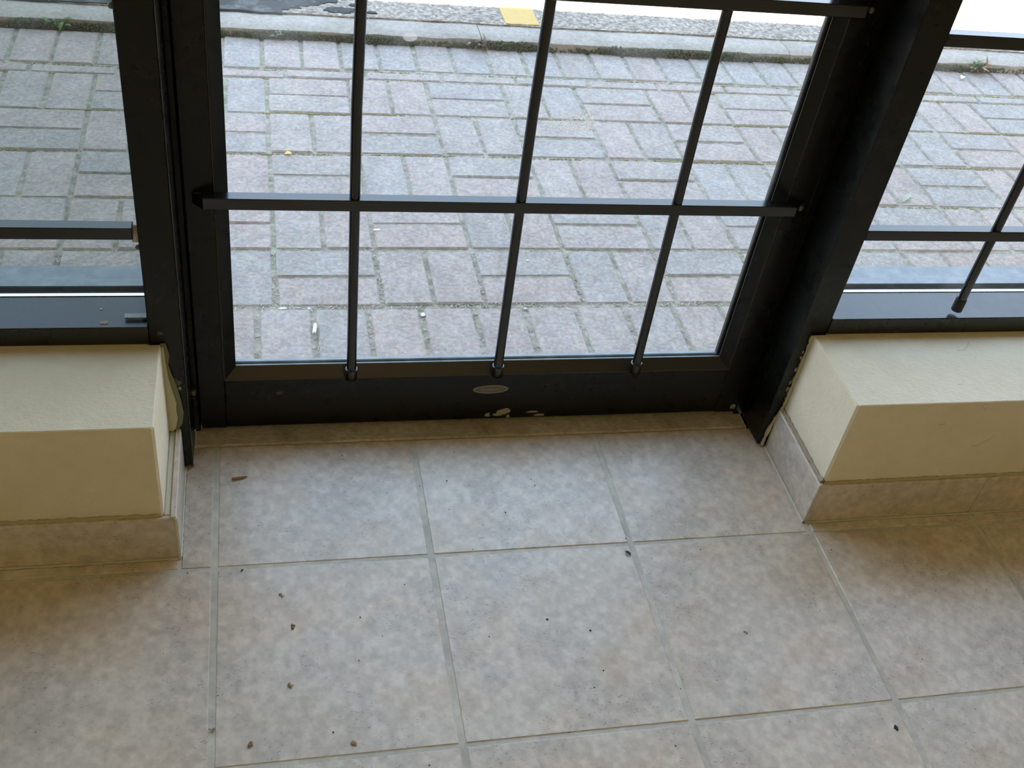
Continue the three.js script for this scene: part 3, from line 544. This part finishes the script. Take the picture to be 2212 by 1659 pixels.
litter('cigarette_end', new THREE.CapsuleGeometry(0.0035, 0.024, 4, 12).rotateZ(Math.PI / 2), new THREE.MeshStandardMaterial({ color: C(0.85, 0.85, 0.83), roughness: 0.7 }), 0.1803, -0.6036, PY + 0.0030, 1.45, 'short white paper tube lying on the paving outside the door', 'litter');
litter('fallen_leaf', leafGeo(0.018, 0.013, 0.002), leafMat(0.75, 0.5, 0.16), 0.1519, -1.2818, PY + 0.003, 0.3, 'tiny yellow leaf on a paving joint', 'leaf');
litter('fallen_leaf', leafGeo(0.060, 0.014, 0.003), leafMat(0.34, 0.37, 0.26), 1.7501, -1.1259, PY + 0.0035, 0.75, 'slender pale willow leaf on the paving', 'leaf');
litter('fallen_leaf', leafGeo(0.03, 0.016, 0.004), leafMat(0.72, 0.7, 0.6), 2.334, -1.876, PY + 0.004, 0.8, 'curled whitish leaf near the kerb weed', 'leaf');
const chipLabels = ['flat oval pale chip in the long joint nearest the door', 'small square white chip just beyond the white paper tube', 'seed shaped pale chip between two blocks of the course nearest the door', 'flat pale pebble at a block corner beside the first grille rod', 'tiny pale chip in the long joint behind the middle grille rod', 'tiny pale chip at the end of a block in the second row'];
for (const [x, z, w, d, s] of [[0.1198, -0.672, 0.024, 0.008, 51], [0.1727, -0.671, 0.010, 0.008, 52], [0.4009, -0.6477, 0.011, 0.017, 53], [0.3363, -0.9573, 0.02, 0.010, 54], [0.62, -0.665, 0.009, 0.006, 55], [0.66, -0.84, 0.008, 0.007, 56]]) {
  const g = flake(w, d, 0.002, s, 10, 0.5).rotateX(-Math.PI / 2);
  litter('stone_chip', g, whitePlaster, x, z, PY - 0.001, 0, chipLabels[s - 51], 'stone chip', 'pale chips in the paving joints');
}
// dried tape mark on the door glass
{
  const gs = []; for (let k = 0; k < 760; k++) { const u = Math.pow(rnd(), 0.55), v = rnd(); const g = flake(rr(0.0008, 0.0028), rr(0.0006, 0.0018), 0.0003, 800 + k, 6, 0.5); g.translate(0.4825 + 0.084 * u, 0.577 + 0.040 * v * (0.55 + 0.45 * u), ZD - 0.0202); gs.push(g); }
  const m = mesh('tape_residue', mergeGeometries(gs), residue, door); m.userData.label = 'rough whitish patch of dried tape glue';
  const w = mesh('water_mark', flake(0.020, 0.013, 0.0002, 63, 24, 0.06), new THREE.MeshPhysicalMaterial({ color: C(0.92, 0.9, 0.88), transmission: 1, thickness: 0, roughness: 0.33, ior: 1.3 }), door); w.position.set(0.2835, 0.712, ZD - 0.0202); w.userData.label = 'pale dried oval mark on the glass';
}

// ---------------------------------------------------------------- litter on the tile floor
const brown = new THREE.MeshStandardMaterial({ color: C(0.26, 0.17, 0.09), roughness: 0.9 }), blackBit = new THREE.MeshStandardMaterial({ color: C(0.02, 0.02, 0.02), roughness: 0.7 }), tan = new THREE.MeshStandardMaterial({ color: C(0.36, 0.27, 0.15), roughness: 0.9 });
function crumb(s, r, n = 5) { let q = s; const rn = () => { q = (Math.imul(q, 1664525) + 1013904223) >>> 0; return q / 4294967296; }, gs = []; for (let k = 0; k < n; k++) { const g = new THREE.IcosahedronGeometry(r * (0.35 + 0.5 * rn()), 0); g.scale(1, 0.6, 0.7 + 0.6 * rn()); g.rotateY(rn() * 6); g.translate((rn() - 0.5) * r * 2, r * 0.25, (rn() - 0.5) * r * 2); gs.push(g); } return mergeGeometries(gs); }
litter('twig', mergeGeometries([new THREE.CapsuleGeometry(0.0023, 0.014, 4, 8).rotateZ(Math.PI / 2), new THREE.CapsuleGeometry(0.0013, 0.009, 4, 8).rotateZ(Math.PI / 2).translate(0.010, 0, -0.001)]), brown, 0.0335, -0.1846, 0.0022, 0.12, 'short brown twig on the tiles just inside the door', 'twig');
litter('leaf_sliver', leafGeo(0.013, 0.0055, 0.0015), blackBit, 0.6523, 0.0205, 0.0014, -0.9, 'curved black leaf sliver beside a tile joint', 'leaf');
const bits = (u) => u;
for (const [x, z, r, s, mat, label] of [
  [0.0497, 0.300, 0.0050, 71, brown, 'brown seed husk near the lower corner of a tile'], [0.0003, 0.2728, 0.0045, 72, tan, 'tan husk lodged in a grout joint'], [0.1841, 0.3133, 0.0045, 73, tan, 'pale tan husk near the edge of a tile'],
  [0.1066, 0.2159, 0.0048, 74, tan, 'dry greenish flower bit in the middle of a tile'], [0.1115, 0.1166, 0.0040, 75, brown, 'small forked brown crumb on a tile'], [0.0987, 0.0576, 0.0034, 76, tan, 'tiny tan seed on a tile'], [0.7986, 0.189, 0.0028, 77, tan, 'single pale seed on a tile beneath the right wall'], [0.968, 0.3729, 0.0034, 78, blackBit, 'jagged black crumb on a tile beneath the right wall']])
  litter('crumb', crumb(s, r * 0.82), mat, x, z, 0.0004, s, label, 'crumb');
litter('fibre', new THREE.CylinderGeometry(0.0007, 0.0007, 0.017, 6).rotateX(Math.PI / 2), whitePlaster, -0.0392, -0.1261, 0.001, 0.03, 'thin white fibre on the tile beside the left skirting', 'fibre');
{
  const list = []; for (let k = 0; k < 90; k++) list.push([rr(-0.25, 1.35), rr(-0.24, 0.5), rr(0.4, 1.3)]);
  for (const [x, z] of [[0.4663, -0.0821], [0.3782, -0.1596], [0.4909, 0.1372], [0.5529, 0.1632], [0.0404, 0.0064], [0.1589, 0.2933]]) list.push([x, z, 1.9]);
  const keep = list.filter(([x, z]) => z > -0.015 || (x > -0.04 && x < 0.975)), im = shade(new THREE.InstancedMesh(new THREE.IcosahedronGeometry(0.0008, 0), blackBit, keep.length)), M = new THREE.Matrix4(), Q = new THREE.Quaternion();
  keep.forEach(([x, z, s], k) => { Q.setFromEuler(new THREE.Euler(0, rr(0, 6), 0)); im.setMatrixAt(k, M.compose(new THREE.Vector3(x, 0.0006, z), Q, new THREE.Vector3(s * rr(0.8, 1.8), s * 0.6, s))); });
  im.name = 'grit'; scene.add(im); tag(im, 'tiny dark specks of grit scattered on the tiles', 'grit', { kind: 'stuff' });
}
renderer.render(scene, camera);
